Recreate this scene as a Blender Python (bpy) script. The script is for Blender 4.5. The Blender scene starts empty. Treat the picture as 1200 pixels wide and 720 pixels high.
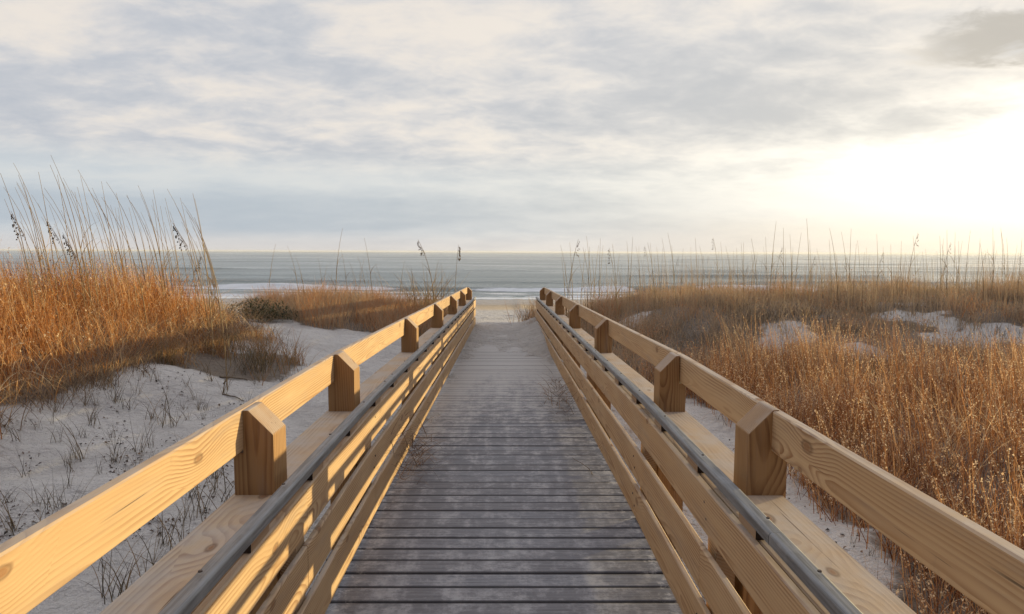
import bpy, bmesh, math, random
import numpy as np
from mathutils import Matrix, Vector

random.seed(7)
RNG = np.random.default_rng(11)
R = math.radians
scene = bpy.context.scene
COL = scene.collection
EYE = 1.5
SUN_AZ, SUN_EL = R(56), R(4.9)          # azimuth to the right of the walkway axis

# ------------------------------------------------------------------ helpers
def link(o, parent=None):
    COL.objects.link(o)
    if parent is not None:
        o.parent = parent
    return o

def tag(o, label=None, cat=None, group=None, kind=None):
    if label: o['label'] = label
    if cat: o['category'] = cat
    if group: o['group'] = group
    if kind: o['kind'] = kind
    return o

def empty(name, loc=(0, 0, 0)):
    o = bpy.data.objects.new(name, None)
    o.empty_display_size = 0.1
    o.location = loc
    return link(o)

def np_mesh(name, verts, quads=None, tris=None, mat=None, attrs=None, smooth=False):
    me = bpy.data.meshes.new(name)
    verts = np.asarray(verts, np.float32)
    nq = 0 if quads is None else len(quads)
    nt_ = 0 if tris is None else len(tris)
    me.vertices.add(len(verts))
    me.vertices.foreach_set('co', verts.ravel())
    loops = []
    if nq: loops.append(np.asarray(quads, np.int32).ravel())
    if nt_: loops.append(np.asarray(tris, np.int32).ravel())
    loops = np.concatenate(loops)
    me.loops.add(len(loops))
    me.loops.foreach_set('vertex_index', loops)
    starts = np.concatenate([np.arange(nq) * 4, nq * 4 + np.arange(nt_) * 3]).astype(np.int32)
    me.polygons.add(nq + nt_)
    me.polygons.foreach_set('loop_start', starts)
    if smooth:
        me.polygons.foreach_set('use_smooth', np.ones(nq + nt_, bool))
    me.update(calc_edges=True)
    if attrs:
        for k, v in attrs.items():
            a = me.attributes.new(k, 'FLOAT', 'POINT')
            a.data.foreach_set('value', np.asarray(v, np.float32))
    if mat: me.materials.append(mat)
    return me

def np_obj(name, *a, parent=None, loc=None, **k):
    o = bpy.data.objects.new(name, np_mesh(name, *a, **k))
    if loc is not None: o.location = loc
    return link(o, parent)

def hash2(ix, iy, s):
    h = (ix.astype(np.int64) * 374761393 + iy.astype(np.int64) * 668265263 + s * 1442695041) & 0xFFFFFFFF
    h = ((h ^ (h >> 13)) * 1274126177) & 0xFFFFFFFF
    h = h ^ (h >> 16)
    return (h & 0xFFFFFF) / float(0xFFFFFF)

def vnoise(x, y, s=0):
    ix = np.floor(x); iy = np.floor(y)
    fx = x - ix; fy = y - iy
    fx = fx * fx * (3 - 2 * fx); fy = fy * fy * (3 - 2 * fy)
    a = hash2(ix, iy, s); b = hash2(ix + 1, iy, s); c = hash2(ix, iy + 1, s); d = hash2(ix + 1, iy + 1, s)
    return (a * (1 - fx) + b * fx) * (1 - fy) + (c * (1 - fx) + d * fx) * fy

def fbm(x, y, s=0, o=4):
    t = 0; a = .5; n = 0
    for i in range(o):
        t = t + a * vnoise(x * 2 ** i + 17.3 * i, y * 2 ** i - 9.1 * i, s + i); n += a; a *= .5
    return t / n - .5

def S(x, a, b):
    t = np.clip((x - a) / (b - a), 0, 1)
    return t * t * (3 - 2 * t)

# ------------------------------------------------------------------ node helper
class G:
    def __init__(s, nt): s.nt = nt
    def n(s, typ, ins=None, **props):
        nd = s.nt.nodes.new(typ)
        for k, v in props.items(): setattr(nd, k, v)
        for k, v in (ins or {}).items(): s.put(nd.inputs[k], v)
        return nd
    def put(s, sock, v):
        if isinstance(v, bpy.types.NodeSocket): s.nt.links.new(v, sock)
        elif isinstance(v, bpy.types.Node): s.nt.links.new(v.outputs[0], sock)
        else:
            if hasattr(sock.default_value, '__len__') and hasattr(v, '__len__') and len(v) == 3 and len(sock.default_value) == 4: v = (*v, 1)
            sock.default_value = v
    def m(s, op, a, b=0.0, c=0.0, clamp=False):
        nd = s.n('ShaderNodeMath', {0: a, 1: b, 2: c}, operation=op); nd.use_clamp = clamp
        return nd.outputs[0]
    def mix(s, f, a, b, blend='MIX'):
        nd = s.nt.nodes.new('ShaderNodeMix'); nd.data_type = 'RGBA'; nd.blend_type = blend
        s.put(nd.inputs[0], f); s.put(nd.inputs[6], a); s.put(nd.inputs[7], b)
        return nd.outputs[2]
    def mr(s, v, a, b, c=0.0, d=1.0, smooth=True):
        nd = s.n('ShaderNodeMapRange', {0: v, 1: a, 2: b, 3: c, 4: d})
        nd.interpolation_type = 'SMOOTHSTEP' if smooth else 'LINEAR'
        return nd.outputs[0]
    def noise(s, vec, scale, detail=4, rough=.55, dist=0.0, out=0):
        return s.n('ShaderNodeTexNoise', {'Vector': vec, 'Scale': scale, 'Detail': detail, 'Roughness': rough, 'Distortion': dist}).outputs[out]
    def map(s, vec, loc=(0, 0, 0), rot=(0, 0, 0), sc=(1, 1, 1)):
        return s.n('ShaderNodeMapping', {'Vector': vec, 'Location': loc, 'Rotation': rot, 'Scale': sc}).outputs[0]
    def xyz(s, v):
        return s.n('ShaderNodeSeparateXYZ', {0: v}).outputs
    def comb(s, x, y, z):
        return s.n('ShaderNodeCombineXYZ', {0: x, 1: y, 2: z}).outputs[0]
    def ramp(s, f, stops):
        nd = s.n('ShaderNodeValToRGB', {0: f}); e = nd.color_ramp.elements
        while len(e) < len(stops): e.new(.5)
        for el, (p, c) in zip(e, stops): el.position = p; el.color = (*c, 1)
        return nd.outputs[0]
    def bump(s, h, strength, dist=.01):
        return s.n('ShaderNodeBump', {'Height': h, 'Strength': strength, 'Distance': dist}).outputs[0]

def new_mat(name):
    m = bpy.data.materials.new(name); m.use_nodes = True
    nt = m.node_tree; nt.nodes.clear()
    return m, G(nt)

def finish(g, color, rough=.8, normal=None, spec=.3, extra=None):
    ins = {'Base Color': color, 'Roughness': rough, 'Specular IOR Level': spec}
    if normal is not None: ins['Normal'] = normal
    b = g.n('ShaderNodeBsdfPrincipled', ins)
    if extra: g.put(b.inputs[extra[0]], extra[1])
    g.n('ShaderNodeOutputMaterial', {0: b})
    return b

# ------------------------------------------------------------------ materials
def wood(name, axis, pale, dark, grey=0.25, knot=1.0, seed=0.0, end=None):
    """Sawn pine: rings round a pith line set off to one side of the board, knots, faint weathering."""
    m, g = new_mat(name)
    tc = g.n('ShaderNodeTexCoord'); oi = g.n('ShaderNodeObjectInfo')
    x, y, z = g.xyz(tc.outputs['Object'])
    L, A, B = (y, x, z) if axis == 'y' else (z, x, y)
    rnd = oi.outputs['Random']
    off = g.m('MULTIPLY', g.m('ADD', rnd, seed), 37.0)
    L2 = g.m('ADD', L, off)
    vec = g.comb(g.m('MULTIPLY', L2, 1.0), A, B)
    wob = g.noise(g.comb(g.m('MULTIPLY', L2, .30), A, B), 2.2, 2, .45)
    wob2 = g.noise(g.comb(g.m('MULTIPLY', L2, .9), g.m('MULTIPLY', A, 4.0), g.m('MULTIPLY', B, 4.0)), 3.0, 2, .5)
    # knots: sparse cells in a strip along the board
    kv = g.comb(g.m('MULTIPLY', L2, 2.3), g.m('MULTIPLY', g.m('ADD', A, B), 4.6), 0.0)
    vo = g.n('ShaderNodeTexVoronoi', {'Vector': kv, 'Scale': 1.0, 'Randomness': .8}, voronoi_dimensions='2D')
    kd = g.m('ADD', vo.outputs['Distance'], g.m('MULTIPLY', g.m('SUBTRACT', g.noise(vec, 9, 2), .5), .12))
    kr = g.xyz(vo.outputs['Color'])[0]
    has = g.m('MULTIPLY', g.m('MULTIPLY', g.mr(kr, .69, .72), g.mr(vo.outputs['Distance'], .8, .6)), knot)
    pull = g.m('MULTIPLY', g.mr(kd, 0.0, .5, 1.0, 0.0), has)
    pA = g.m('ADD', A, g.m('MULTIPLY', g.m('SUBTRACT', rnd, .5), .16))
    pB = g.m('ADD', B, g.m('ADD', g.m('MULTIPLY', g.m('FRACT', g.m('MULTIPLY', rnd, 7.3)), .05), .03))
    rad = g.m('SQRT', g.m('ADD', g.m('MULTIPLY', pA, pA), g.m('MULTIPLY', pB, pB)))
    rad = g.m('ADD', rad, g.m('MULTIPLY', g.m('SUBTRACT', wob, .5), .12))
    rad = g.m('ADD', rad, g.m('MULTIPLY', g.m('SUBTRACT', wob2, .5), .010))
    rad = g.m('ADD', rad, g.m('MULTIPLY', pull, .035))
    saw = g.m('FRACT', g.m('MULTIPLY', rad, 84.0))
    late = g.m('MULTIPLY', g.mr(saw, .25, .90), g.mr(saw, .90, 1.0, 1.0, 0.0))
    late = g.m('MULTIPLY', late, g.mr(g.noise(g.comb(g.m('MULTIPLY', L2, .8), g.m('MULTIPLY', A, 5), g.m('MULTIPLY', B, 5)), 2.2, 3), .32, .66, .18, .88))
    fine = g.noise(g.comb(g.m('MULTIPLY', L2, 2.2), g.m('MULTIPLY', A, 150), g.m('MULTIPLY', B, 150)), 1.0, 3, .6)
    col = g.mix(late, pale, dark)
    tint = g.noise(g.comb(g.m('MULTIPLY', L2, .6), g.m('MULTIPLY', A, 3), g.m('MULTIPLY', B, 3)), 1.6, 3)
    col = g.mix(g.mr(tint, .38, .68, 0, .45), col, tuple(c * k for c, k in zip(pale, (.88, .78, .66))))
    col = g.mix(g.m('MULTIPLY', fine, .22), col, tuple(c * .55 for c in dark))
    # weathering: silvery on upward faces, in patches
    nz = g.xyz(g.n('ShaderNodeNewGeometry').outputs['Normal'])[2]
    up = g.m('MULTIPLY', g.mr(nz, .45, .9), g.mr(g.noise(vec, 3.5, 4, .65), .36, .62, .35, 1.0))
    col = g.mix(g.m('MULTIPLY', up, grey), col, (.47, .435, .40))
    ks = g.m('MULTIPLY', kd, g.m('ADD', 1.15, g.m('MULTIPLY', g.xyz(vo.outputs['Color'])[1], 2.4)))
    core = g.m('MULTIPLY', g.mr(ks, .035, .095, 1, 0), has)
    ring = g.m('MULTIPLY', g.m('MULTIPLY', g.mr(ks, .045, .085), g.mr(ks, .085, .14, 1, 0)), has)
    kring = g.m('FRACT', g.m('MULTIPLY', ks, 85.0))
    col = g.mix(g.m('MULTIPLY', core, .8), col, g.mix(kring, (.30, .15, .065), (.19, .085, .035)))
    col = g.mix(g.m('MULTIPLY', ring, .6), col, (.13, .07, .035))
    ck = g.noise(g.comb(g.m('MULTIPLY', L2, 1.3), g.m('MULTIPLY', A, 85), g.m('MULTIPLY', B, 85)), 1.0, 2, .5)
    crack = g.m('MULTIPLY', g.mr(ck, .70, .735), g.mr(g.noise(vec, 2.3, 2), .48, .6))
    col = g.mix(g.m('MULTIPLY', crack, .8), col, (.07, .045, .03))
    grime = g.noise(g.comb(g.m('MULTIPLY', L2, .7), g.m('MULTIPLY', A, 6), g.m('MULTIPLY', B, 6)), 2.6, 5, .65)
    col = g.mix(g.mr(grime, .5, .75, 0, .45), col, (.30, .23, .175))
    stain = g.noise(vec, 6, 5, .7)
    col = g.mix(g.mr(stain, .62, .8, 0, .35), col, (.16, .11, .08))
    if end:          # shade painted near black into the colour of the end faces
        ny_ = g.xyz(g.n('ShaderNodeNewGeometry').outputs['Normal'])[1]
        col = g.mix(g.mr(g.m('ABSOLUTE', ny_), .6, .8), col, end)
    h = g.m('ADD', g.m('MULTIPLY', late, .5), g.m('MULTIPLY', fine, .7))
    finish(g, col, g.mr(fine, .2, .8, .62, .85), g.bump(h, .35, .002), .25)
    return m

PALE, DARK = (.575, .405, .232), (.27, .135, .058)
M = {}
M['board'] = wood('sawn_pine_board', 'y', PALE, DARK, .62)
M['post'] = wood('sawn_pine_post', 'z', (.40, .24, .108), (.15, .068, .026), .7, .9, .37)
M['block'] = wood('pine_offcut', 'y', (.46, .34, .22), DARK, .3, 0, .71)
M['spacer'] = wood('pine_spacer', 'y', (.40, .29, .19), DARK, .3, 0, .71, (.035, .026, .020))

def make_handrail_mat():
    m, g = new_mat('weathered_handrail')
    tc = g.n('ShaderNodeTexCoord'); x, y, z = g.xyz(tc.outputs['Object'])
    r = g.n('ShaderNodeObjectInfo').outputs['Random']
    y2 = g.m('ADD', y, g.m('MULTIPLY', r, 31))
    v = g.comb(g.m('MULTIPLY', x, 60), g.m('MULTIPLY', y2, 2.5), g.m('MULTIPLY', z, 60))
    f = g.noise(v, 1.6, 4, .6)
    p = g.noise(g.comb(x, y2, z), 7, 5, .65)
    col = g.mix(g.mr(f, .3, .7), (.225, .23, .235), (.115, .115, .115))
    col = g.mix(g.mr(p, .5, .72, 0, .5), col, (.30, .30, .30))
    finish(g, col, g.mr(p, .3, .7, .42, .62), g.bump(f, .5, .003), .4)
    return m
M['handrail'] = make_handrail_mat()

def make_deck_mat():
    m, g = new_mat('weathered_deck')
    tc = g.n('ShaderNodeTexCoord'); o = tc.outputs['Object']; x, y, z = g.xyz(o)
    rn = g.n('ShaderNodeAttribute', attribute_name='rnd').outputs['Fac']
    rx = g.m('ADD', x, g.m('MULTIPLY', rn, 53))
    grain = g.noise(g.comb(g.m('MULTIPLY', rx, 3), g.m('MULTIPLY', y, 110), rn), 1.0, 4, .6)
    blotch = g.noise(g.comb(g.m('MULTIPLY', x, 1), y, 0.0), 6.5, 9, .76)
    blotch2 = g.noise(g.comb(g.m('ADD', rx, 3), y, 0.0), 24.0, 7, .78)
    streak = g.noise(g.comb(g.m('MULTIPLY', x, 9), g.m('MULTIPLY', y, .55), 4.0), 1.0, 5, .6)
    col = g.mix(g.mr(grain, .3, .7), (.135, .137, .152), (.235, .237, .256))
    col = g.mix(g.mr(rn, 0, 1, 0, .35), col, (.120, .105, .100))
    d = g.m('ADD', g.m('MULTIPLY', blotch, .55), g.m('ADD', g.m('MULTIPLY', blotch2, .35), g.m('MULTIPLY', streak, .28)))
    col = g.mix(g.mr(d, .54, .72, 0, .7), col, (.43, .425, .43))
    # sand dust trodden into the boards, thicker down the ramp and along the left edge
    edge = g.m('MULTIPLY', g.mr(x, -.15, -.72), g.mr(y, 3.6, 6.0))
    cover = g.m('ADD', g.mr(y, 3.0, 11.0, 0.0, .46, False), g.m('MULTIPLY', edge, .10))
    dust = g.m('ADD', g.m('ADD', d, cover), g.m('MULTIPLY', grain, .08))
    col = g.mix(g.mr(dust, .74, 1.0, 0, .88), col, (.45, .43, .41))
    pe = g.n('ShaderNodeAttribute', attribute_name='edge').outputs['Fac']
    pe = g.mr(g.m('ADD', pe, g.m('MULTIPLY', g.m('SUBTRACT', g.noise(o, 22, 4, .7), .5), .5)), .25, .95)
    col = g.mix(g.m('MULTIPLY', pe, .78), col, (.050, .048, .052))
    edge2 = g.m('MULTIPLY', g.mr(g.m('ABSOLUTE', x), .60, .73), g.mr(g.noise(o, 16, 5, .7), .5, .66))
    col = g.mix(g.m('MULTIPLY', edge2, .8), col, (.5, .48, .46))
    h = g.m('ADD', g.m('MULTIPLY', grain, 1.0), g.m('MULTIPLY', blotch2, .5))
    finish(g, col, g.mr(d, .4, .8, .55, .85), g.bump(h, .22, .002), .2)
    return m
M['deck'] = make_deck_mat()

def make_sand_mat(name='dune_sand', dull=1.0):
    m, g = new_mat(name)
    tc = g.n('ShaderNodeTexCoord'); o = tc.outputs['Object']; x, y, z = g.xyz(o)
    n1 = g.noise(o, 1.1, 5, .6); n2 = g.noise(o, 9, 5, .65); n3 = g.noise(o, 60, 3, .7)
    col = g.mix(g.mr(n1, .35, .65), (.525, .495, .465), (.61, .58, .545))
    col = g.mix(g.mr(n2, .56, .74, 0, .45), col, (.39, .355, .32))
    col = g.mix(g.mr(n3, .58, .78, 0, .35), col, (.30, .27, .24))
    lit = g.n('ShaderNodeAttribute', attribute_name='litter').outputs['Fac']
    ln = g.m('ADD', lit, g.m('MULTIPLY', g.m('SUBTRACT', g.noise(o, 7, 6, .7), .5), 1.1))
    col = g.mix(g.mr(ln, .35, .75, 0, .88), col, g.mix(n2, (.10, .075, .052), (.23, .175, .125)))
    col = g.mix(1.0, col, (dull, dull, dull), 'MULTIPLY')
    # shelly upper beach and tan lower beach, wet near the water
    sh = g.noise(o, 3.2, 6, .75)
    up = g.m('MULTIPLY', g.mr(y, 17.5, 20), g.mr(y, 40, 52, 1, 0))
    col = g.mix(g.m('MULTIPLY', up, g.mr(sh, .5, .62)), col, (.24, .22, .20))
    col = g.mix(g.m('MULTIPLY', up, g.mr(g.noise(o, 5.1, 4, .7), .58, .68)), col, (.55, .52, .48))
    col = g.mix(g.mr(y, 38, 50), col, (.52, .42, .30))
    wet = g.mr(g.m('ADD', y, g.m('MULTIPLY', n1, 4)), 54, 63)
    col = g.mix(wet, col, (.30, .235, .165))
    h = g.m('ADD', g.m('MULTIPLY', g.noise(o, 3.6, 6, .62), 3.4), g.m('ADD', g.m('MULTIPLY', n2, .8), g.m('MULTIPLY', n3, .14)))
    finish(g, col, g.mr(wet, 0, 1, .95, .25), g.bump(h, 1.0, .06), .2)
    return m
M['sand'] = make_sand_mat()
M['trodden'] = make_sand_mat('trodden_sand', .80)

def grass_mat(name, stops, transl=.35, tip=None):
    m, g = new_mat(name)
    r = g.n('ShaderNodeAttribute', attribute_name='rnd').outputs['Fac']
    t = g.n('ShaderNodeAttribute', attribute_name='tt').outputs['Fac']
    col = g.ramp(r, stops)
    if tip: col = g.mix(g.mr(t, .55, 1.0, 0, .75), col, tip)
    d = g.n('ShaderNodeBsdfPrincipled', {'Base Color': col, 'Roughness': .6, 'Specular IOR Level': .25})
    tr = g.n('ShaderNodeBsdfTranslucent', {'Color': col})
    mx = g.n('ShaderNodeMixShader', {0: transl, 1: d, 2: tr})
    g.n('ShaderNodeOutputMaterial', {0: mx})
    return m
M['orange'] = grass_mat('rust_dune_grass', [(0, (.06, .030, .016)), (.2, (.19, .070, .023)), (.45, (.46, .178, .046)), (.7, (.60, .275, .085)), (.9, (.73, .45, .20)), (1, (.80, .62, .38))])
M['gold'] = grass_mat('golden_dune_grass', [(0, (.09, .036, .018)), (.25, (.32, .125, .046)), (.5, (.55, .265, .105)), (.75, (.76, .49, .24)), (1, (.88, .70, .45))], .45)
M['russet'] = grass_mat('russet_dune_grass', [(0, (.08, .03, .015)), (.4, (.26, .095, .035)), (.75, (.46, .22, .085)), (1, (.64, .42, .21))], .3)
M['olive'] = grass_mat('olive_dune_grass', [(0, (.07, .06, .03)), (.3, (.19, .15, .07)), (.6, (.40, .20, .08)), (1, (.60, .40, .20))], .3)
M['scrub'] = grass_mat('brown_dune_scrub', [(0, (.11, .085, .055)), (.25, (.27, .21, .145)), (.5, (.44, .335, .225)), (.75, (.56, .39, .24)), (.9, (.48, .235, .105)), (1, (.56, .26, .105))], .3)
M['dull'] = grass_mat('dead_grey_grass', [(0, (.11, .075, .05)), (.4, (.24, .16, .10)), (.8, (.36, .26, .16)), (1, (.46, .35, .22))], .3)
M['tuft'] = grass_mat('dark_sprig_grass', [(0, (.06, .05, .035)), (.5, (.14, .11, .065)), (.85, (.25, .17, .09)), (1, (.38, .26, .14))], .25)
M['green'] = grass_mat('olive_leaf', [(0, (.035, .045, .02)), (.5, (.085, .085, .035)), (1, (.17, .13, .06))], .25)
M['straw'] = grass_mat('sea_oat_straw', [(0, (.22, .145, .075)), (.5, (.36, .25, .13)), (1, (.48, .36, .20))], .2)
M['seed'] = grass_mat('sea_oat_seed', [(0, (.14, .09, .05)), (.6, (.28, .18, .095)), (1, (.42, .29, .16))], .25)
M['litter'] = grass_mat('dry_leaf_litter', [(0, (.035, .026, .02)), (.6, (.09, .06, .045)), (1, (.2, .13, .08))], 0.05)
M['wrack'] = grass_mat('dry_seagrass', [(0, (.07, .045, .03)), (.6, (.20, .11, .06)), (1, (.36, .22, .12))], .2)

def make_stick_mat():
    m, g = new_mat('grey_stick')
    o = g.n('ShaderNodeTexCoord').outputs['Object']
    n = g.noise(g.map(o, sc=(4, 30, 30)), 2, 4)
    finish(g, g.mix(g.mr(n, .3, .7), (.10, .075, .055), (.22, .17, .12)), .85, g.bump(n, .4, .003))
    return m
M['stick'] = make_stick_mat()

def make_water_mat():
    m, g = new_mat('sea_water')
    tc = g.n('ShaderNodeTexCoord'); o = tc.outputs['Object']; x, y, z = g.xyz(o)
    fo = g.n('ShaderNodeAttribute', attribute_name='foam').outputs['Fac']
    n = g.noise(g.map(o, sc=(.35, 1.1, 1)), .9, 6, .7)
    lace = g.noise(g.map(o, sc=(.28, 1.1, 1)), 1.4, 7, .78)
    ff = g.mr(g.m('ADD', fo, g.m('MULTIPLY', g.m('SUBTRACT', lace, .5), 1.3)), .36, .62)
    # long swell, chop, and a fine ripple whose slopes keep the far water matt
    w1 = g.noise(g.map(o, sc=(.02, .09, 1)), 1, 4, .55)
    w2 = g.noise(g.map(o, sc=(.16, .62, 1)), 1, 8, .72)
    h = g.m('ADD', g.m('MULTIPLY', w1, 2.4), g.m('MULTIPLY', w2, .95))
    w3 = g.noise(g.map(o, sc=(.006, .020, 1)), 1, 7, .68, .6)
    h = g.m('ADD', h, g.m('MULTIPLY', w3, 4.5))
    nrm = g.bump(h, .40, 1.0)
    slick = g.noise(g.map(o, sc=(.010, .03, 1)), 1, 6, .68, .5)
    sh = g.mr(y, 62, 120)
    col = g.mix(sh, (.10, .14, .14), (.022, .060, .068))
    b = g.n('ShaderNodeBsdfPrincipled', {'Base Color': col, 'Roughness': g.mr(slick, .35, .65, .07, .26), 'IOR': 1.33, 'Specular IOR Level': .5, 'Normal': nrm})
    f = g.n('ShaderNodeBsdfPrincipled', {'Base Color': g.mix(g.mr(n, .3, .7), (.62, .64, .65), (.80, .81, .81)), 'Roughness': .8, 'Specular IOR Level': .2})
    g.n('ShaderNodeOutputMaterial', {0: g.n('ShaderNodeMixShader', {0: ff, 1: b, 2: f})})
    return m
M['water'] = make_water_mat()

# ------------------------------------------------------------------ terrain
SEA = -3.5
def ramp_z(y):
    return -np.maximum(np.asarray(y, float) - 3.65, 0) * .0235

def H(x, y):
    x = np.asarray(x, float); y = np.asarray(y, float)
    z = -.32 + .30 * S(-x, 1.3, 4.6) * (1 - S(y, 15, 20))
    z = z + .66 * np.exp(-((x + 7.6) / 3.3) ** 2 - ((y - 9.3) / 4.2) ** 2)
    z = z + .22 * S(-x, 8, 14) * (1 - S(y, 12, 19))
    z = z + .36 * np.exp(-((x + 3.4) / 2.0) ** 2 - ((y - 16.4) / 2.4) ** 2)
    rise = S(x, 1.3, 3.6)
    z = z + rise * (.66 + .22 * S(x, 7, 15)) * S(y, 8.3, 14.2) * (1 - S(y, 17.0, 21.5))
    z = z + .12 * rise * (1 - S(y, 6, 9)) * S(x, 2.5, 6)
    z = z + .07 * np.exp(-((x - 1.3) / .5) ** 2) * S(y, 9, 13)
    z = z + .040 * np.minimum(fbm(x * 5.2, y * 4.4, 19, 2), .05) * S(np.abs(x), .95, 1.3)
    away = S(np.abs(x), 1.0, 2.2)
    near = 1 - S(y, 30, 60)
    z = z + fbm(x * .55, y * .55, 3, 4) * .26 * away * near
    z = z + fbm(x * 2.3, y * 2.3, 9, 4) * .12 * S(np.abs(x), .9, 1.4) * near
    b = np.maximum(y - 17.4, 0)
    z = z - .072 * np.minimum(b, 34) - .030 * np.clip(b - 34, 0, 14) - .05 * np.maximum(b - 48, 0)
    z = z + fbm(x * .9 + 31, y * .9, 5, 3) * .10 * S(y, 17.5, 20) * (1 - S(y, 36, 50))
    return np.maximum(z, -9)

def grow(a, b, s0, k, far):
    out = [b]; s = s0
    while out[-1] < far:
        s *= k; out.append(out[-1] + s)
    return out

xs = np.concatenate([-np.array(grow(0, 15, .1, 1.16, 900))[::-1], np.arange(-14.9, 19.95, .085), np.array(grow(0, 20, .1, 1.16, 900))])
ys = np.concatenate([-np.array(grow(0, 2, .15, 1.3, 60))[::-1], np.arange(-1.9, 23.95, .085), np.array(grow(0, 24, .1, 1.07, 110))])
gx, gy = np.meshgrid(xs, ys)
gz = H(gx, gy)
nx, ny = len(xs), len(ys)
idx = np.arange(nx * ny).reshape(ny, nx)
quads = np.stack([idx[:-1, :-1], idx[:-1, 1:], idx[1:, 1:], idx[1:, :-1]], -1).reshape(-1, 4)
ground = np_obj('sand_ground', np.stack([gx, gy, gz], -1).reshape(-1, 3), quads, mat=M['sand'], smooth=True)
tag(ground, 'pale grey dune sand sloping down to the beach', 'sand', kind='structure')

# sea
xs = np.concatenate([-np.array(grow(0, 90, .8, 1.25, 9000))[::-1], np.arange(-89.5, 120, .55), np.array(grow(0, 120, .8, 1.25, 9000))])
ys = np.concatenate([np.arange(56, 118, .26), np.array(grow(0, 118, .3, 1.045, 12000))])
gx, gy = np.meshgrid(xs, ys)
wobble = fbm(gx * .045, gx * 0 + 2.2, 21, 3)
def crest(y0, amp, wid, ph, lo, hi, seed):
    c = y0 + 5.0 * fbm(gx * .03, gx * 0 + ph, seed, 3) - .02 * np.clip(gx, -60, 60)
    a = np.clip(.5 + 1.7 * fbm(gx * .035 + ph, gx * 0 + 7, seed + 4, 2), lo, hi)
    d = gy - c
    ridge = np.exp(-(d / wid) ** 2)
    front = np.exp(-((d + wid * 1.0) / (wid * .9)) ** 2)
    return amp * a * ridge, a * front, d
gz = np.full_like(gx, SEA)
foam = np.zeros_like(gx)
r1, f1, d1 = crest(90, .95, 1.6, 1.0, .45, 1.0, 41)
gap = np.maximum(S(fbm(gx * .09 + 5, gy * 0, 77, 2), -.15, .05), np.maximum(np.exp(-((gx - 2) / 8) ** 2), np.exp(-((gx + 32) / 15) ** 2)))
gz += r1; foam = np.maximum(foam, f1 * 1.9 * gap)
foam = np.maximum(foam, .72 * np.exp(-((d1 + 6.0) / 3.0) ** 2) * (.7 + fbm(gx * .2, gy * .4, 15, 3)))
r2, f2, d2 = crest(76.5, .36, 1.1, 5.0, .3, 1.0, 51)
gz += r2; foam = np.maximum(foam, f2 * 1.5)
foam = np.maximum(foam, .74 * np.exp(-((d2 + 3.2) / 1.9) ** 2))
r3, f3, d3 = crest(68.0, .22, .8, 9.0, .35, 1.0, 61)
gz += r3; foam = np.maximum(foam, f3 * 1.4)
for y0, amp, w, ph, sd in ((112, .7, 3.0, 3.3, 71), (140, .7, 4, 4.4, 81), (180, .7, 5, 6.1, 91)):
    r, f, d = crest(y0, amp, w, ph, .1, 1.0, sd); gz += r
edge_y = 64.3 + 2.2 * fbm(gx * .06, gx * 0 + 3, 31, 3)
foam = np.maximum(foam, .85 * np.exp(-((gy - edge_y - .5) / 1.0) ** 2))
gz += .05 * fbm(gx * .5, gy * 1.0, 6, 3) * (1 - S(gy, 110, 200))
nx, ny = len(xs), len(ys)
idx = np.arange(nx * ny).reshape(ny, nx)
quads = np.stack([idx[:-1, :-1], idx[:-1, 1:], idx[1:, 1:], idx[1:, :-1]], -1).reshape(-1, 4)
sea = np_obj('sea_water', np.stack([gx, gy, gz], -1).reshape(-1, 3), quads, mat=M['water'], attrs={'foam': foam.ravel()}, smooth=True)
tag(sea, 'grey green sea with small white breakers along the shore', 'sea', kind='structure')

# ------------------------------------------------------------------ camera
cam = bpy.data.cameras.new('camera'); cam.lens = 24.0; cam.sensor_width = 36; cam.clip_end = 30000; cam.clip_start = .05
co = bpy.data.objects.new('camera', cam); link(co)
CAM_M = Matrix.Translation((0.0, 0, EYE)) @ Matrix.Rotation(R(-.57), 4, 'Z') @ Matrix.Rotation(R(90 - 4.61), 4, 'X') @ Matrix.Rotation(R(.25), 4, 'Z')
co.matrix_world = CAM_M
scene.camera = co

def ray(px, py):
    d = CAM_M.to_3x3() @ Vector(((px - 600) / 800, -(py - 360) / 800, -1))
    return d / d.y

def on_ground(px, py):
    """The place on the dunes seen at a point of the photograph."""
    d = ray(px, py); t = 1.2
    while t < 70:
        if EYE + d.z * t <= float(H(d.x * t, t)): break
        t += .03
    return Vector((d.x * t, t, float(H(d.x * t, t))))

# ------------------------------------------------------------------ boardwalk deck
PITCH = .132
v, q, rn, eg = [], [], [], []
y = -1.0; k = 0
while y < 17.0:
    w = PITCH - random.uniform(.0080, .0115)
    zt = float(ramp_z(y + w / 2)) + random.uniform(-.0022, .0022)
    tilt = random.uniform(-.0015, .0015)
    xl, xr = -.86 + random.uniform(-.01, .01), .86 + random.uniform(-.01, .01)
    c = .003
    n0 = len(v)
    e_ = random.uniform(.012, .02)
    prof = [(y, zt - .036), (y, zt - c), (y + c, zt), (y + e_, zt), (y + w - e_, zt + tilt), (y + w - c, zt + tilt), (y + w, zt - c + tilt), (y + w, zt - .036)]
    for xx in (xl, xr):
        for yy, zz in prof: v.append((xx, yy, zz))
    for i in range(7): q.append((n0 + i, n0 + i + 8, n0 + i + 9, n0 + i + 1))
    rn += [random.random()] * 16; eg += [1, 1, 1, 0, 0, 1, 1, 1] * 2
    y += PITCH; k += 1
deck = np_obj('boardwalk', v, q, mat=M['deck'], attrs={'rnd': rn, 'edge': eg})
tag(deck, 'weathered grey plank boardwalk dusted with sand', 'boardwalk', kind='structure')

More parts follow.
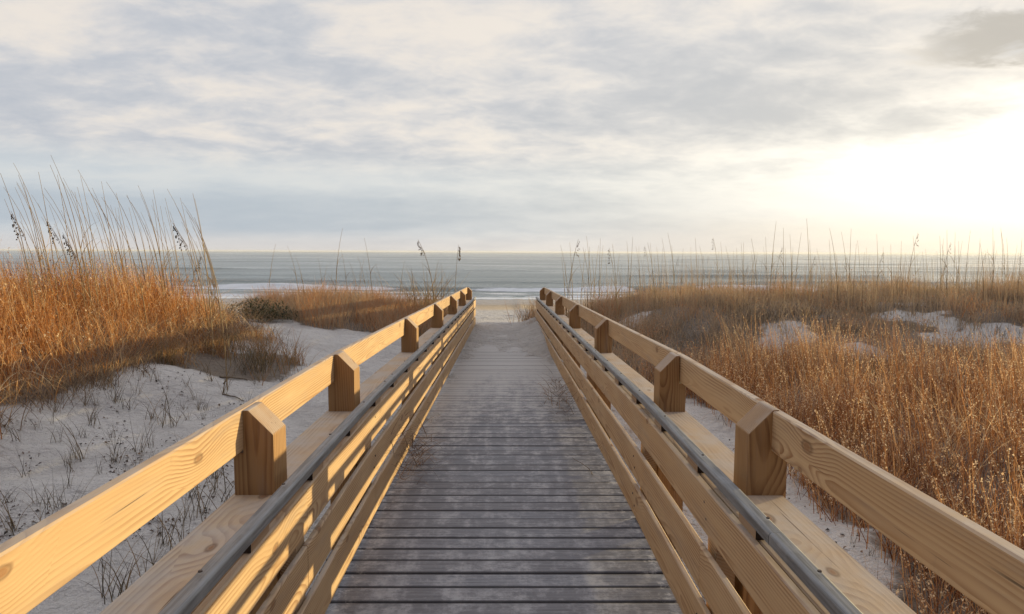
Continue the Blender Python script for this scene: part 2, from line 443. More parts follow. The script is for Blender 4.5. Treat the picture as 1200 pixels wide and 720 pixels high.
# sand blown over the lower end of the deck
xs = np.arange(-.735, .736, .0147); ys = np.arange(4.2, 17.9, .022)
gx, gy = np.meshgrid(xs, ys)
base = ramp_z(gy)
cover = -.055 + .058 * S(gy, 8.2, 13.0) + .02 * S(gy, 13, 16)
cover = cover + .052 * S(-gx, .28, .74) * S(gy, 4.6, 6.0) * (1 - .6 * S(gy, 8, 12))
cover = cover + .15 * S(gx, .15, .74) * S(gy, 9.6, 13.5) + .035 * S(gx, .5, .74) * S(gy, 6.0, 8.0)
cover = cover + fbm(gx * 3.2, gy * 3.2, 14, 5) * .050 + fbm(gx * 13, gy * 13, 24, 3) * .030
zz = base + cover
zz = np.where(gy > 16.6, np.minimum(zz, H(gx, gy) + .02 + 0 * gy) * S(gy, 16.6, 17.6) + zz * (1 - S(gy, 16.6, 17.6)), zz)
zz = zz - .25 * S(gy, 17.2, 17.9)
nx, ny = len(xs), len(ys); idx = np.arange(nx * ny).reshape(ny, nx)
quads = np.stack([idx[:-1, :-1], idx[:-1, 1:], idx[1:, 1:], idx[1:, :-1]], -1).reshape(-1, 4)
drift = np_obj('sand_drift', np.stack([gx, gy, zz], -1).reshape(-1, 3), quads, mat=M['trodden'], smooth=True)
tag(drift, 'sand blown across the lower end of the boardwalk', 'sand', kind='structure')

# ------------------------------------------------------------------ railings
POSTS = [-.25, 2.37] + [3.65 + 2.575 * i for i in range(6)]

def sweep(name, prof, y0, y1, mat, parent, sway=.0, sub=.65):
    """A length of timber with a given x-z profile, following the slope of the walkway."""
    prof = np.array(prof, float)
    cx, cz = prof.mean(0)
    n = max(2, int((y1 - y0) / sub) + 1)
    yy = sorted(set(list(np.linspace(y0, y1, n)) + ([3.65] if y0 < 3.65 < y1 else [])))
    dz0 = float(ramp_z(y0))
    a, b = random.uniform(-1, 1) * sway, random.uniform(0, 6.28)
    V = []
    for t in yy:
        s = a * math.sin(b + t * 1.1)
        for px, pz in prof: V.append((px - cx + s * .6, t - y0, pz - cz + float(ramp_z(t)) - dz0 + s))
    m = len(prof); Q = []
    for i in range(len(yy) - 1):
        for j in range(m):
            Q.append((i * m + j, i * m + (j + 1) % m, (i + 1) * m + (j + 1) % m, (i + 1) * m + j))
    bm = bmesh.new()
    vs = [bm.verts.new(p) for p in V]
    for f in Q: bm.faces.new([vs[i] for i in f])
    bm.faces.new(vs[:m][::-1]); bm.faces.new(vs[-m:])
    bmesh.ops.recalc_face_normals(bm, faces=bm.faces)
    me = bpy.data.meshes.new(name); bm.to_mesh(me); bm.free(); me.materials.append(mat)
    o = bpy.data.objects.new(name, me); o.location = (cx, y0, cz + dz0)
    return link(o, parent)

def rect(x0, x1, z0, z1, c=.005):
    return [(x0 + c, z0), (x1 - c, z0), (x1, z0 + c), (x1, z1 - c), (x1 - c, z1), (x0 + c, z1), (x0, z1 - c), (x0, z0 + c)]

def rounded(x0, x1, z0, z1, r=.011):
    p = [(x0 + .003, z0), (x1 - .003, z0), (x1, z0 + .003)]
    for i in range(6):
        a = i / 5 * math.pi / 2; p.append((x1 - r + r * math.cos(a), z1 - r + r * math.sin(a)))
    for i in range(6):
        a = math.pi / 2 + i / 5 * math.pi / 2; p.append((x0 + r + r * math.cos(a), z1 - r + r * math.sin(a)))
    p.append((x0, z0 + .003))
    return p

def post_mesh(sgn):
    """Square post, top cut at 45 degrees towards the walkway and notched outside for the top rail."""
    pr = [(.80, -.75), (.943, -.75), (.943, .793), (.907, .793), (.907, .945), (.886, .945), (.80, .857)]
    bm = bmesh.new()
    d = .141
    A = [bm.verts.new((sgn * (x - .87), 0, z - .2)) for x, z in pr]
    B = [bm.verts.new((sgn * (x - .87), d, z - .2)) for x, z in pr]
    bm.faces.new(A); bm.faces.new(B[::-1])
    for i in range(len(pr)):
        j = (i + 1) % len(pr); bm.faces.new((A[j], A[i], B[i], B[j]))
    bmesh.ops.recalc_face_normals(bm, faces=bm.faces)
    es = [e for e in bm.edges if e.calc_length() > .05 and not (abs(e.verts[0].co.y - e.verts[1].co.y) < .01 and .55 < e.verts[0].co.z + .0 and False)]
    bmesh.ops.bevel(bm, geom=es, offset=.0045, segments=2, affect='EDGES', profile=.6)
    me = bpy.data.meshes.new('post'); bm.to_mesh(me); bm.free(); me.materials.append(M['post'])
    return me

def make_screw():
    bm = bmesh.new(); bmesh.ops.create_cone(bm, cap_ends=True, segments=10, radius1=.0058, radius2=.0050, depth=.003)
    me = bpy.data.meshes.new('screw'); bm.to_mesh(me); bm.free()
    m, g = new_mat('rusty_screw'); finish(g, (.06, .045, .038), .55); me.materials.append(m)
    return me
SCREW = make_screw()

def railing(sgn, label):
    root = empty('timber_railing', (sgn * .8, 0, 0))
    tag(root, label, 'railing')
    inv = Matrix.Translation((-sgn * .8, 0, 0))
    made = []
    def X(a, b): return (a, b) if sgn > 0 else (-b, -a)
    pm = post_mesh(sgn)
    for i, py in enumerate(POSTS):
        o = bpy.data.objects.new('post', pm)
        o.location = (sgn * (.87 + (.040 if sgn > 0 else .012) + (.022 if sgn > 0 and 2 < py < 3 else 0)), py, .2 + float(ramp_z(py)) + random.uniform(-.004, .004))
        o.rotation_euler = (random.uniform(-.006, .006), random.uniform(-.006, .006), random.uniform(-.012, .012))
        link(o, root); made.append(o)
    END = POSTS[-1] + .16
    def run(name, lo, hi, x0, x1, joints, mat='board', prof=rect, sway=.0015):
        out = []
        pts = [-1.6] + joints + [END]
        for a, b in zip(pts[:-1], pts[1:]):
            xx = X(x0, x1)
            o = sweep(name, prof(*xx, lo, hi), a + .0012, b - .0012, M[mat], root, sway)
            made.append(o); out.append(o)
        return out
    P = [0] + [p + .07 for p in POSTS]
    ob, oh, op = (.018, .034, .040) if sgn > 0 else (0, 0, .012)
    jr = [P[4], P[6]] if sgn < 0 else [P[3], P[5], P[7]]
    run('top_rail', .797, .944, .9085 + op, .946 + op, jr)
    run('cap_board', .598, .636, .7505 + ob, .958 + op, [P[2], P[4], P[6]] if sgn > 0 else [P[4], P[6]])
    run('side_board', .470, .6365, .722 + ob, .7490 + ob, [P[2], P[5], P[7]] if sgn < 0 else [P[3], P[6]])
    run('side_board', .253, .420, .7230, .7460, [P[2], P[4], P[6]] if sgn < 0 else [P[2], P[5]])
    run('side_board', .036, .205, .7240, .7470, [P[3], P[5]] if sgn < 0 else [P[4], P[6]])
    # the boards stand off the posts by packing strips, one behind every board at every post
    for i, py in enumerate(POSTS[1:]):
        xx = X(.7505 + ob, .799 + op)
        o = sweep('packing_strip', rect(*xx, -.1, .594, .002), py + .02, py + .12, M['block'], root); made.append(o)
    hr = run('handrail', .677, .714, .711 + oh, .758 + oh, [1.86 if sgn > 0 else 4.3, 6.8, 11.6], 'handrail', rounded, .0012)
    yb = 0.02 if sgn < 0 else .11
    while yb < END - .2:
        xx = X(.7235 + ob, .757 + oh) if sgn < 0 else X(.756, .792)
        h = next(o for o in hr if o.location.y + max(v.co.y for v in o.data.vertices) > yb + .1)
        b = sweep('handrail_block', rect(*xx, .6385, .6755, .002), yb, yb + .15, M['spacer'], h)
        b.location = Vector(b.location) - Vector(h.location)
        yb += .625
    def screw(parent, x, y_, z, face):
        o = bpy.data.objects.new('screw', SCREW)
        o.location = (x - parent.location.x, y_ - parent.location.y, z - parent.location.z)
        o.rotation_euler = (0, -sgn * math.pi / 2 if face == 'side' else 0, 0)
        link(o, parent)
    for o in list(made):
        kind = o.name.split('.')[0]; y0 = o.location.y; y1 = y0 + max(v.co.y for v in o.data.vertices)
        if kind in ('side_board', 'top_rail'):
            xin = {'side_board': .7225, 'top_rail': .9087}[kind]
            lo = min(v.co.z for v in o.data.vertices) + o.location.z; hi = max(v.co.z for v in o.data.vertices[:8]) + o.location.z
            base = ramp_z(y0)
            for py in POSTS[1:6]:
                if kind == 'top_rail': continue
                for dy_, fz in ((.05, .25), (.09, .75)):
                    if y0 + .02 < py + dy_ < y1 - .02:
                        zz_ = o.location.z + float(ramp_z(py) - ramp_z(y0)) + (fz - .5) * .11
                        screw(o, sgn * (o.location.x * sgn - .0135 if kind == 'side_board' else xin), py + dy_ + random.uniform(-.01, .01), zz_, 'side')
        if kind == 'handrail':
            t = y0 + .08
            while t < min(y1, 9):
                screw(o, o.location.x + random.uniform(-.008, .008), t, o.location.z + float(ramp_z(t) - ramp_z(y0)) + .0232, 'top')
                t += .625
    for o in made:
        o.location.x -= sgn * .8
    return root
railing(-1, 'sunlit golden timber railing along the left edge of the boardwalk')
railing(1, 'shaded tan timber railing along the right edge of the boardwalk')

# ------------------------------------------------------------------ grass
def ribbons(base, L, az, th0, th1, width, nseg=5, rnd=None, tip=.12, face=None):
    """Curved grass blades: start at angle th0 from the vertical and bend to th1 at the tip, towards az."""
    N = len(base); t = np.linspace(0, 1, nseg + 1)
    th = th0[:, None] + (th1 - th0)[:, None] * ((t[:-1] + t[1:]) / 2)[None] ** 1.3
    ds = (L / nseg)[:, None]
    hx = np.concatenate([np.zeros((N, 1)), np.cumsum(np.sin(th) * ds, 1)], 1)
    hz = np.concatenate([np.zeros((N, 1)), np.cumsum(np.cos(th) * ds, 1)], 1)
    P = np.stack([base[:, 0:1] + hx * np.cos(az)[:, None], base[:, 1:2] + hx * np.sin(az)[:, None], base[:, 2:3] + hz], -1)
    fa = RNG.uniform(0, 2 * np.pi, N) if face is None else face
    side = np.stack([np.cos(fa), np.sin(fa), np.zeros(N)], -1)[:, None, :]
    w = width[:, None] * (1 - (1 - tip) * t[None] ** 1.5) * .5
    V = np.stack([P - side * w[..., None], P + side * w[..., None]], 2).reshape(N, -1, 3)
    k = np.arange(nseg)
    q = np.stack([2 * k, 2 * k + 1, 2 * k + 3, 2 * k + 2], -1)
    Q = (q[None] + (np.arange(N) * 2 * (nseg + 1))[:, None, None]).reshape(-1, 4)
    r = RNG.random(N) if rnd is None else rnd
    return V.reshape(-1, 3), Q, np.repeat(r, 2 * (nseg + 1)), np.tile(np.repeat(t, 2), N), P

def flecks(P, rnd, per, t0, size, spread):
    """Small seed flecks on the upper part of stems P (N, nseg+1, 3)."""
    N, m, _ = P.shape
    f = RNG.uniform(t0, 1.0, (N, per)) * (m - 1)
    i = np.minimum(f.astype(int), m - 2); u = (f - i)[..., None]
    a = np.take_along_axis(P, i[..., None].repeat(3, -1), 1); b = np.take_along_axis(P, (i + 1)[..., None].repeat(3, -1), 1)
    c = (a * (1 - u) + b * u).reshape(-1, 3)
    n = len(c); az = RNG.uniform(0, 6.28, n); el = RNG.uniform(.2, 1.2, n)
    d = np.stack([np.cos(az) * np.cos(el), np.sin(az) * np.cos(el), np.sin(el)], -1)
    s = np.stack([-np.sin(az), np.cos(az), np.zeros(n)], -1)
    L = RNG.uniform(.6, 1.4, n)[:, None] * size; W = L * RNG.uniform(.22, .4, (n, 1))
    c = c + RNG.normal(0, spread, (n, 3))
    V = np.stack([c, c + d * L * .5 + s * W, c + d * L, c + d * L * .5 - s * W], 1).reshape(-1, 3)
    Q = (np.arange(4)[None] + (np.arange(n) * 4)[:, None])
    r = np.clip(np.repeat(rnd, per) + RNG.normal(.25, .18, n), 0, 1)
    return V, Q, np.repeat(r, 4), np.ones(n * 4)

def join(parts):
    V, Q, r, t = [], [], [], []; o = 0
    for p in parts:
        V.append(p[0]); Q.append(p[1] + o); r.append(p[2]); t.append(p[3]); o += len(p[0])
    return np.concatenate(V), np.concatenate(Q), np.concatenate(r), np.concatenate(t)

def stuff(name, parts, mat, label, cat):
    V, Q, r, t = join(parts)
    o = np_obj(name, V, Q, mat=mat, attrs={'rnd': r, 'tt': t})
    return tag(o, label, cat, kind='stuff')

def scatter(n, x0, x1, y0, y1, prob, clump=None):
    """Points on the dunes kept with probability prob(x, y); optionally gathered into clumps."""
    x = RNG.uniform(x0, x1, n); y = RNG.uniform(y0, y1, n)
    if clump:
        nc, s = clump
        cx = RNG.uniform(x0, x1, nc); cy = RNG.uniform(y0, y1, nc)
        i = RNG.integers(0, nc, n); x = cx[i] + RNG.normal(0, s, n); y = cy[i] + RNG.normal(0, s, n)
        cr = RNG.random(nc)[i]
    else: cr = RNG.random(n)
    k = RNG.random(n) < prob(x, y)
    x, y, cr = x[k], y[k], cr[k]
    return np.stack([x, y, H(x, y) - .02], -1), cr

U = lambda a, b, n: RNG.uniform(a, b, n)
WIND = math.pi                    # stems lean to the left

_e = sorted((p.y, p.x) for p in (on_ground(-70, 545), on_ground(0, 503), on_ground(90, 466), on_ground(180, 432), on_ground(240, 412), on_ground(318, 398)))
_ey = [1.5] + [a for a, _ in _e] + [_e[-1][0] + 1.2, _e[-1][0] + 3]; _ex = [_e[0][1]] + [b for _, b in _e] + [_e[-1][1] - 1.0, _e[-1][1] - 3]
def left_edge(y): return np.interp(y, _ey, _ex)
def in_left(x, y, m=0):
    e = left_edge(y) + fbm(x * .9, y * .9, 33, 3) * 1.0
    return S(e - m - x, -.12, .25) * (1 - S(y + fbm(x, y * .7, 44, 2) * 2, 12.8, 14.2))
def hfac(x, y):
    """Tall in the middle of the patch, low at its front edge and at its right end."""
    e = left_edge(y) - x
    tall = .38 + .62 * S(-x / np.maximum(y, 1), .395, .47)
    return tall * (.55 + .45 * S(e, .1, 1.1)) * (.88 + .5 * fbm(x * 1.4, y * 1.4, 52, 2))

parts = []
b, cr = scatter(30000, -13, -2.6, 3.0, 14.5, in_left, (900, .17))
n = len(b); h = hfac(b[:, 0], b[:, 1]) * U(.55, 1.12, n) * (.72 + .5 * cr)
rn = np.clip(.62 * cr + .55 * RNG.random(n) - .06, 0, 1)
p = ribbons(b, h, np.where(RNG.random(n) < .4, math.pi + U(-.7, .7, n), U(0, 6.28, n)), U(0, .25, n), U(.1, .9, n), U(.004, .0095, n), 6, rn, .2)
parts.append(p[:4])
k = RNG.random(n) < .40
parts.append(flecks(p[4][k], rn[k], 5, .6, .024, .006))
b, cr = scatter(15000, -13, -2.6, 3.0, 14.5, in_left, (1500, .10))
n = len(b); h = hfac(b[:, 0], b[:, 1]) * U(.6, 1.25, n)
p = ribbons(b, h, U(0, 6.28, n), U(.05, .5, n), U(.9, 2.6, n), U(.004, .009, n), 8, np.clip(.3 + .7 * RNG.random(n), 0, 1), .12)
parts.append(p[:4])
b, cr = scatter(2600, -10, -2.6, 3.0, 13, lambda x, y: in_left(x, y, -.05) * (1 - S(left_edge(y) - x, .8, 2.6)), (260, .2))
n = len(b)
p = ribbons(b, U(.6, 1.15, n), U(0, 6.28, n), U(.1, .5, n), U(1.5, 2.9, n), U(.007, .011, n), 10, U(.7, 1, n), .12)
parts.append(p[:4])
stuff('orange_grass', parts, M['orange'], 'thick rust orange dune grass covering the left mound', 'grass')

_oc = on_ground(292, 424); _oc2 = on_ground(235, 424)
def oliv(x, y):
    d = np.minimum(((x - _oc.x) / .75) ** 2 + ((y - _oc.y) / 1.3) ** 2, ((x - _oc2.x) / .8) ** 2 + ((y - _oc2.y) / .7) ** 2) + fbm(x * 2, y * 2, 35, 3) * .9
    return S(1.0 - d, 0, .7)
parts = []
lowfront = lambda x, y: np.maximum(in_left(x, y, -.22) * (1 - S(left_edge(y) - x, .5, 1.6)), 0)
b, cr = scatter(42000, -9, -2.4, 3.0, 14.5, lowfront, (900, .10))
n = len(b)
p = ribbons(b, U(.25, .72, n), U(0, 6.28, n), U(.1, .7, n), U(.9, 2.8, n), U(.0035, .0075, n), 8, RNG.random(n), .12)
parts.append(p[:4])
stuff('dead_grass', parts, M['dull'], 'curled grey brown dead grass along the foot of the left mound', 'grass')
parts = []
b, cr = scatter(11000, -6.5, -2.2, 8, 14, oliv, (190, .10))
n = len(b)
p = ribbons(b, U(.2, .62, n), U(0, 6.28, n), U(0, .6, n), U(.3, 1.9, n), U(.004, .0085, n), 6, np.clip(.6 * cr + .4 * RNG.random(n), 0, 1), .15)
parts.append(p[:4])
stuff('olive_grass', parts, M['olive'], 'low olive and russet grass at the right foot of the left mound', 'grass')

# mid-left brown patch beyond the sand hollow
def in_mid(x, y):
    d = ((x + 3.3) / 2.6) ** 2 + ((y - 16.0) / 2.9) ** 2 + fbm(x * 1.1, y * 1.1, 61, 3) * .9
    return S(1.05 - d, 0, .25) * (x < -1.02)
parts = []
b, cr = scatter(34000, -6.5, -.9, 12, 20, in_mid, (800, .15))
n = len(b); rn = np.clip(.15 + .7 * cr + .3 * RNG.random(n), 0, 1)
p = ribbons(b, U(.25, .6, n) * (.7 + .6 * cr), U(0, 6.28, n), U(0, .35, n), U(.2, 1.4, n), U(.006, .011, n), 5, rn, .2)
parts.append(p[:4])
stuff('brown_grass', parts, M['scrub'], 'low brown grass on the small dune left of the boardwalk end', 'grass')

# right-hand golden field
def right_edge(y): return np.interp(y, [2, 3.5, 4.2, 5.2, 6.5, 8.4, 9.5, 11, 13, 16], [1.75, 1.95, 2.3, 2.5, 2.5, 2.2, 1.7, 1.45, 1.3, 1.25])
def in_gold(x, y):
    e = right_edge(y) + fbm(x * 1.2, y * 1.2, 71, 3) * .7
    back = 9.3 + fbm(x * .5, y * .3, 73, 3) * 2.2
    return S(x - e, -.1, .3) * (1 - S(y, back - .5, back + .5)) * (x < y * .9 + 2)
def hgold(x, y):
    return (.70 + .35 * fbm(x * .9, y * .9, 75, 3)) * (.6 + .4 * S(x - right_edge(y), .1, .9)) * (1 - .22 * (1 - S(y, 4, 7)))
parts = []
b, cr = scatter(31000, 1.6, 12, 2.4, 11.5, in_gold, (800, .16))
n = len(b); h = hgold(b[:, 0], b[:, 1]) * U(.5, 1.2, n) * (.70 + .55 * cr); rn = np.clip(.42 * cr + .35 * RNG.random(n), 0, 1)
p = ribbons(b, h, np.where(RNG.random(n) < .5, math.pi + U(-.8, .8, n), U(0, 6.28, n)), U(0, .2, n), U(.05, .65, n), U(.0035, .0075, n), 6, rn, .25)
parts.append(p[:4])
k = RNG.random(n) < .55
parts.append(flecks(p[4][k], np.clip(rn[k] + .34, 0, 1), 12, .62, .0135, .006))
b, cr = scatter(15000, 1.6, 12, 2.4, 11.5, lambda x, y: in_gold(x, y) * np.where(y < 6.2, 1, .55), (1500, .12))
n = len(b); h = hgold(b[:, 0], b[:, 1]) * U(.5, 1.1, n)
p = ribbons(b, h, U(0, 6.28, n), U(.05, .5, n), U(.6, 2.2, n), U(.004, .008, n), 7, np.clip(.35 + .65 * RNG.random(n), 0, 1), .12)
parts.append(p[:4])
stuff('golden_grass', parts, M['gold'], 'golden seeding grass filling the hollow right of the boardwalk', 'grass')
parts = []
redge = lambda x, y: in_gold(x, y) * (.06 + .35 * (1 - S(y, 4.8, 6.5)) + .94 * (1 - S(x - right_edge(y), .5, 1.3)))
b, cr = scatter(36000, 1.5, 9, 2.4, 10, redge, (1000, .10))
n = len(b)
p = ribbons(b, U(.28, .66, n), U(0, 6.28, n), U(.1, .6, n), U(.8, 2.7, n), U(.0035, .0065, n), 8, RNG.random(n), .12)
parts.append(p[:4])
stuff('curled_grass', parts, M['russet'], 'curled russet grass at the foot of the golden field', 'grass')

# scrub dune behind it, with bare sand showing through
BARE = []
for px, py, rx, ry in ((740, 372, .8, .9), (930, 385, .9, 1.0), (900, 400, .5, .6), (1055, 362, 1.3, .8), (1100, 372, .6, .6), (1120, 392, 1.2, .9), (1175, 385, .9, .8), (1010, 405, .6, .6), (1075, 350, .7, .6)):
    q_ = on_ground(px, py + 6); BARE.append((q_.x, q_.y, rx * .62, ry * .6))
def in_scrub(x, y):
    e = right_edge(y) + fbm(x * 1.2, y * 1.2, 71, 3) * .5
    back = 9.0 + fbm(x * .5, y * .3, 73, 3) * 2.2
    pr = S(x - e, -.1, .3) * S(y, back - .4, back + .5) * (1 - S(y, 17.5, 20))
    for bx, by, rx, ry in BARE:
        d = ((x - bx) / rx) ** 2 + ((y - by) / ry) ** 2 + fbm(x * 2.4, y * 2.4, 83, 4) * 2.2
        pr = pr * (.30 + .70 * S(d, .5, 1.4))
    return pr * (x < y * .95 + 2)
parts = []
b, cr = scatter(100000, 1.2, 20, 8, 20, in_scrub, (1900, .17))
n = len(b); rn = np.clip(.7 * cr + .35 * (fbm(b[:, 0] * .8, b[:, 1] * .8, 91, 2) + .2) + .12 * RNG.random(n), 0, 1)
hh = (.33 + .6 * fbm(b[:, 0] * .8, b[:, 1] * .8, 93, 3)) * (.45 + 1.0 * cr)
p = ribbons(b, np.maximum(hh, .15) * U(.7, 1.2, n), U(0, 6.28, n), U(0, .4, n), U(.2, 1.6, n), U(.006, .012, n), 5, rn, .2)
parts.append(p[:4])
k = RNG.random(n) < .22
parts.append(flecks(p[4][k], rn[k], 5, .5, .024, .008))
b, cr = scatter(2600, 1.4, 18, 12.5, 17.5, lambda x, y: S(x, 1.4, 2.2) * (x < y * .95 + 1), (420, .16))
n = len(b)
p = ribbons(b, U(.55, 1.15, n), U(0, 6.28, n), U(0, .1, n), U(.03, .3, n), U(.005, .008, n), 5, U(.4, .8, n), .15)
parts.append(p[:4])
stuff('dune_scrub', parts, M['scrub'], 'grey brown scrub grass over the right hand dune', 'scrub')

# plant litter lying on the sand among the stems
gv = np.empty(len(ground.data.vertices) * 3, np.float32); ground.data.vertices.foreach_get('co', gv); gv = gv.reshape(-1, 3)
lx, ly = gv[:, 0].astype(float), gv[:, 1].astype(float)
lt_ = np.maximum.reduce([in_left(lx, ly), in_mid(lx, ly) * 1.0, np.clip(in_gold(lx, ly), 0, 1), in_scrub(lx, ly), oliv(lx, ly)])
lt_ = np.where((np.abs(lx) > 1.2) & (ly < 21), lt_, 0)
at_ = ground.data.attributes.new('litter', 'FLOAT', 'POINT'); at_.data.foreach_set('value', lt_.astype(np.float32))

# ------------------------------------------------------------------ single plants
def tube(path, r0, r1, ns=5):
    path = np.asarray(path, float); m = len(path); V = []
    for i, p in enumerate(path):
        r = r0 + (r1 - r0) * i / (m - 1)
        for j in range(ns):
            a = 2 * math.pi * j / ns; V.append((p[0] + r * math.cos(a), p[1] + r * math.sin(a), p[2]))
    Q = [(i * ns + j, i * ns + (j + 1) % ns, (i + 1) * ns + (j + 1) % ns, (i + 1) * ns + j) for i in range(m - 1) for j in range(ns)]
    return np.array(V), np.array(Q)

def arc(L, az, t0, t1, n=10):
    p = [np.zeros(3)]
    for i in range(n):
        th = t0 + (t1 - t0) * ((i + .5) / n) ** 1.6
        p.append(p[-1] + np.array([math.sin(th) * math.cos(az), math.sin(th) * math.sin(az), math.cos(th)]) * L / n)
    return np.array(p)

def stalk_kit(L, az, bend, r, seeds, leaves=3, ss=1.0):
    path = arc(L, az, .04, bend)
    V, Q = tube(path, r, r * .28)
    rs = random.random(); kit = {'leaf': []}
    SV_, SQ_, SR_, ST_ = V, Q, np.full(len(V), rs), np.zeros(len(V))
    for _ in range(leaves):
        i = random.randrange(1, 6)
        p = ribbons(path[i:i + 1], U(.17, .3, 1) * L, np.array([az if random.random() < .7 else az + 3.1]) + U(-.5, .5, 1), U(.1, .3, 1), U(.9, 2.4, 1), np.full(1, r * 1.3), 8, RNG.random(1), .1)
        if seeds: kit['leaf'].append(np_mesh('leaf', p[0], p[1], mat=M['straw'], attrs={'rnd': p[2], 'tt': p[3]}))
        else:
            SQ_ = np.concatenate([SQ_, p[1] + len(SV_)]); SV_ = np.concatenate([SV_, p[0]]); SR_ = np.concatenate([SR_, p[2]]); ST_ = np.concatenate([ST_, p[3]])
    kit['tip'] = path[-1]
    kit['stem'] = np_mesh('stem', SV_, SQ_, mat=M['straw'], attrs={'rnd': SR_, 'tt': ST_})
    if seeds:
        top = path[-1]; td = path[-1] - path[-2]; td /= np.linalg.norm(td)
        V, Q = tube([top - td * .19, top - td * .1, top + td * .01], r * .5, r * .3, 4); V, Q = [v_ for v_ in V], [tuple(q_) for q_ in Q]
        for j in range(seeds):
            u = j / seeds
            c = top - td * (.01 + .17 * u) * (1 + .15 * random.random())
            a = random.uniform(-.9, .9) + az; dr = random.uniform(.006, .034) * (.45 + u)
            root_ = c; c = c + np.array([math.cos(a) * dr, math.sin(a) * dr, -dr * .35])
            c0 = c; d = np.array([math.cos(a) * .55, math.sin(a) * .55, -.75]); s = np.array([-math.sin(a), math.cos(a), .2])
            l = ss * random.uniform(.02, .034); w = l * .22; o = len(V)
            e = np.cross(d, s) * .004
            V += [c, c + d * l * .45 + s * w + e, c + d * l, c + d * l * .45 - s * w + e, c + d * l * .5 - e * 2]
            Q += [(o, o + 1, o + 2, o + 3), (o, o + 3, o + 2, o + 4), (o, o + 4, o + 2, o + 1)]
            k_ = len(V); sd = s * .0012; V += [root_ - sd, root_ + sd, c + sd + d * .004, c - sd + d * .004]; Q.append((k_, k_ + 1, k_ + 2, k_ + 3))
        kit['seed_head'] = np_mesh('seed_head', np.array(V), np.array(Q), mat=M['seed'], attrs={'rnd': RNG.random(len(V)), 'tt': np.ones(len(V))})
    return kit

def place_stalk(kit, loc, rz, sc, label, group=None):
    o = bpy.data.objects.new('sea_oat_stalk', kit['stem']); o.location = loc; o.rotation_euler = (random.uniform(-.05, .05), random.uniform(-.06, .03), rz); o.scale = (sc,) * 3
    link(o); tag(o, label, 'sea oats', group)
    for lm in kit['leaf']: link(bpy.data.objects.new('leaf', lm), o)
    if 'seed_head' in kit: link(bpy.data.objects.new('seed_head', kit['seed_head']), o)
    return o

# left stand: (tip x, tip y) read off the photograph, each rooted on the mound
LB = [stalk_kit(1.0, WIND, b_, .0034, 0, lv) for b_, lv in ((.22, 3), (.34, 2), (.5, 3), (.62, 2), (.15, 2), (.42, 1))]
def root_for(px, py, depth):
    d = ray(px, py); x = d.x * depth; z = EYE + d.z * depth
    return x, depth, z
def stalk_to(kits, px, py, depth, label, group, lean=.0, seeded=None):
    x, y_, z = root_for(px, py, depth)
    kit = random.choice(kits) if seeded is None else seeded
    tip = kit['tip']
    g0 = float(H(x, y_)); L = z - g0
    for _ in range(3):
        sc = max(L, .3) / tip[2]; bx = x - tip[0] * sc; g0 = float(H(bx, y_)) - .02; L = z - g0
    o = place_stalk(kit, (bx, y_, g0), random.uniform(-.15, .15), sc, label, group)
    o.rotation_euler = (random.uniform(-.03, .03), random.uniform(-.02, .02), random.uniform(-.12, .12))
    return o
lt = [(2, 202), (16, 190), (18, 214), (28, 212), (22, 250), (48, 200), (60, 183), (66, 205), (55, 225), (80, 215), (90, 203), (96, 197), (88, 226), (108, 228), (118, 212), (126, 212), (130, 238), (138, 224), (144, 225), (151, 240), (158, 218), (166, 246), (175, 232), (180, 240), (188, 240), (172, 262), (198, 220), (205, 240), (209, 232), (212, 246), (221, 228), (225, 230), (222, 256), (40, 240), (72, 244), (110, 250), (152, 262), (192, 262), (8, 232), (33, 226), (100, 240), (214, 262), (182, 225), (136, 256), (201, 250), (64, 262), (120, 232), (12, 262), (84, 256), (228, 264)]
lt = lt + [(a_ + random.uniform(-9, 9), b_ + random.uniform(0, 26)) for a_, b_ in lt[:36]]
for px, py in lt:
    for _ in range(30):
        dep = random.uniform(7.0, 12.5); xx = ray(px, py).x * dep + .45
        if float(in_left(np.array([xx]), np.array([dep]), .35)[0]) > .9 and float(left_edge(dep)) - xx > .5: break
    stalk_to(LB, px + random.uniform(-2, 2), py + random.uniform(-3, 3), dep, 'thin bare sea oat stalk bending above the orange grass of the left mound', 'bare sea oat stalks on the left mound')
LS = stalk_kit(1.0, WIND, .55, .0036, 34, 2, .5)
LS2 = stalk_kit(1.0, 0.0, .45, .0036, 26, 2, .6)
stalk_to(LB, 8, 248, 8.0, 'sea oat stalk with a seed head at the far left edge of the left mound', None, seeded=LS)
stalk_to(LB, 205, 262, 9.0, 'sea oat stalk with dark drooping seed head where the left mound ends', None, seeded=LS)
for px, py in ((70, 274), (80, 282), (55, 258)):
    stalk_to(LB, px, py, 9.0, 'short seeded sea oat stalk amid the bare stalks of the left mound', 'seeded stalks on the left mound', seeded=LS)
stalk_to(LB, 237, 300, 9.5, 'short sea oat with a small dark head right of the left mound stalks', None, seeded=LS2)

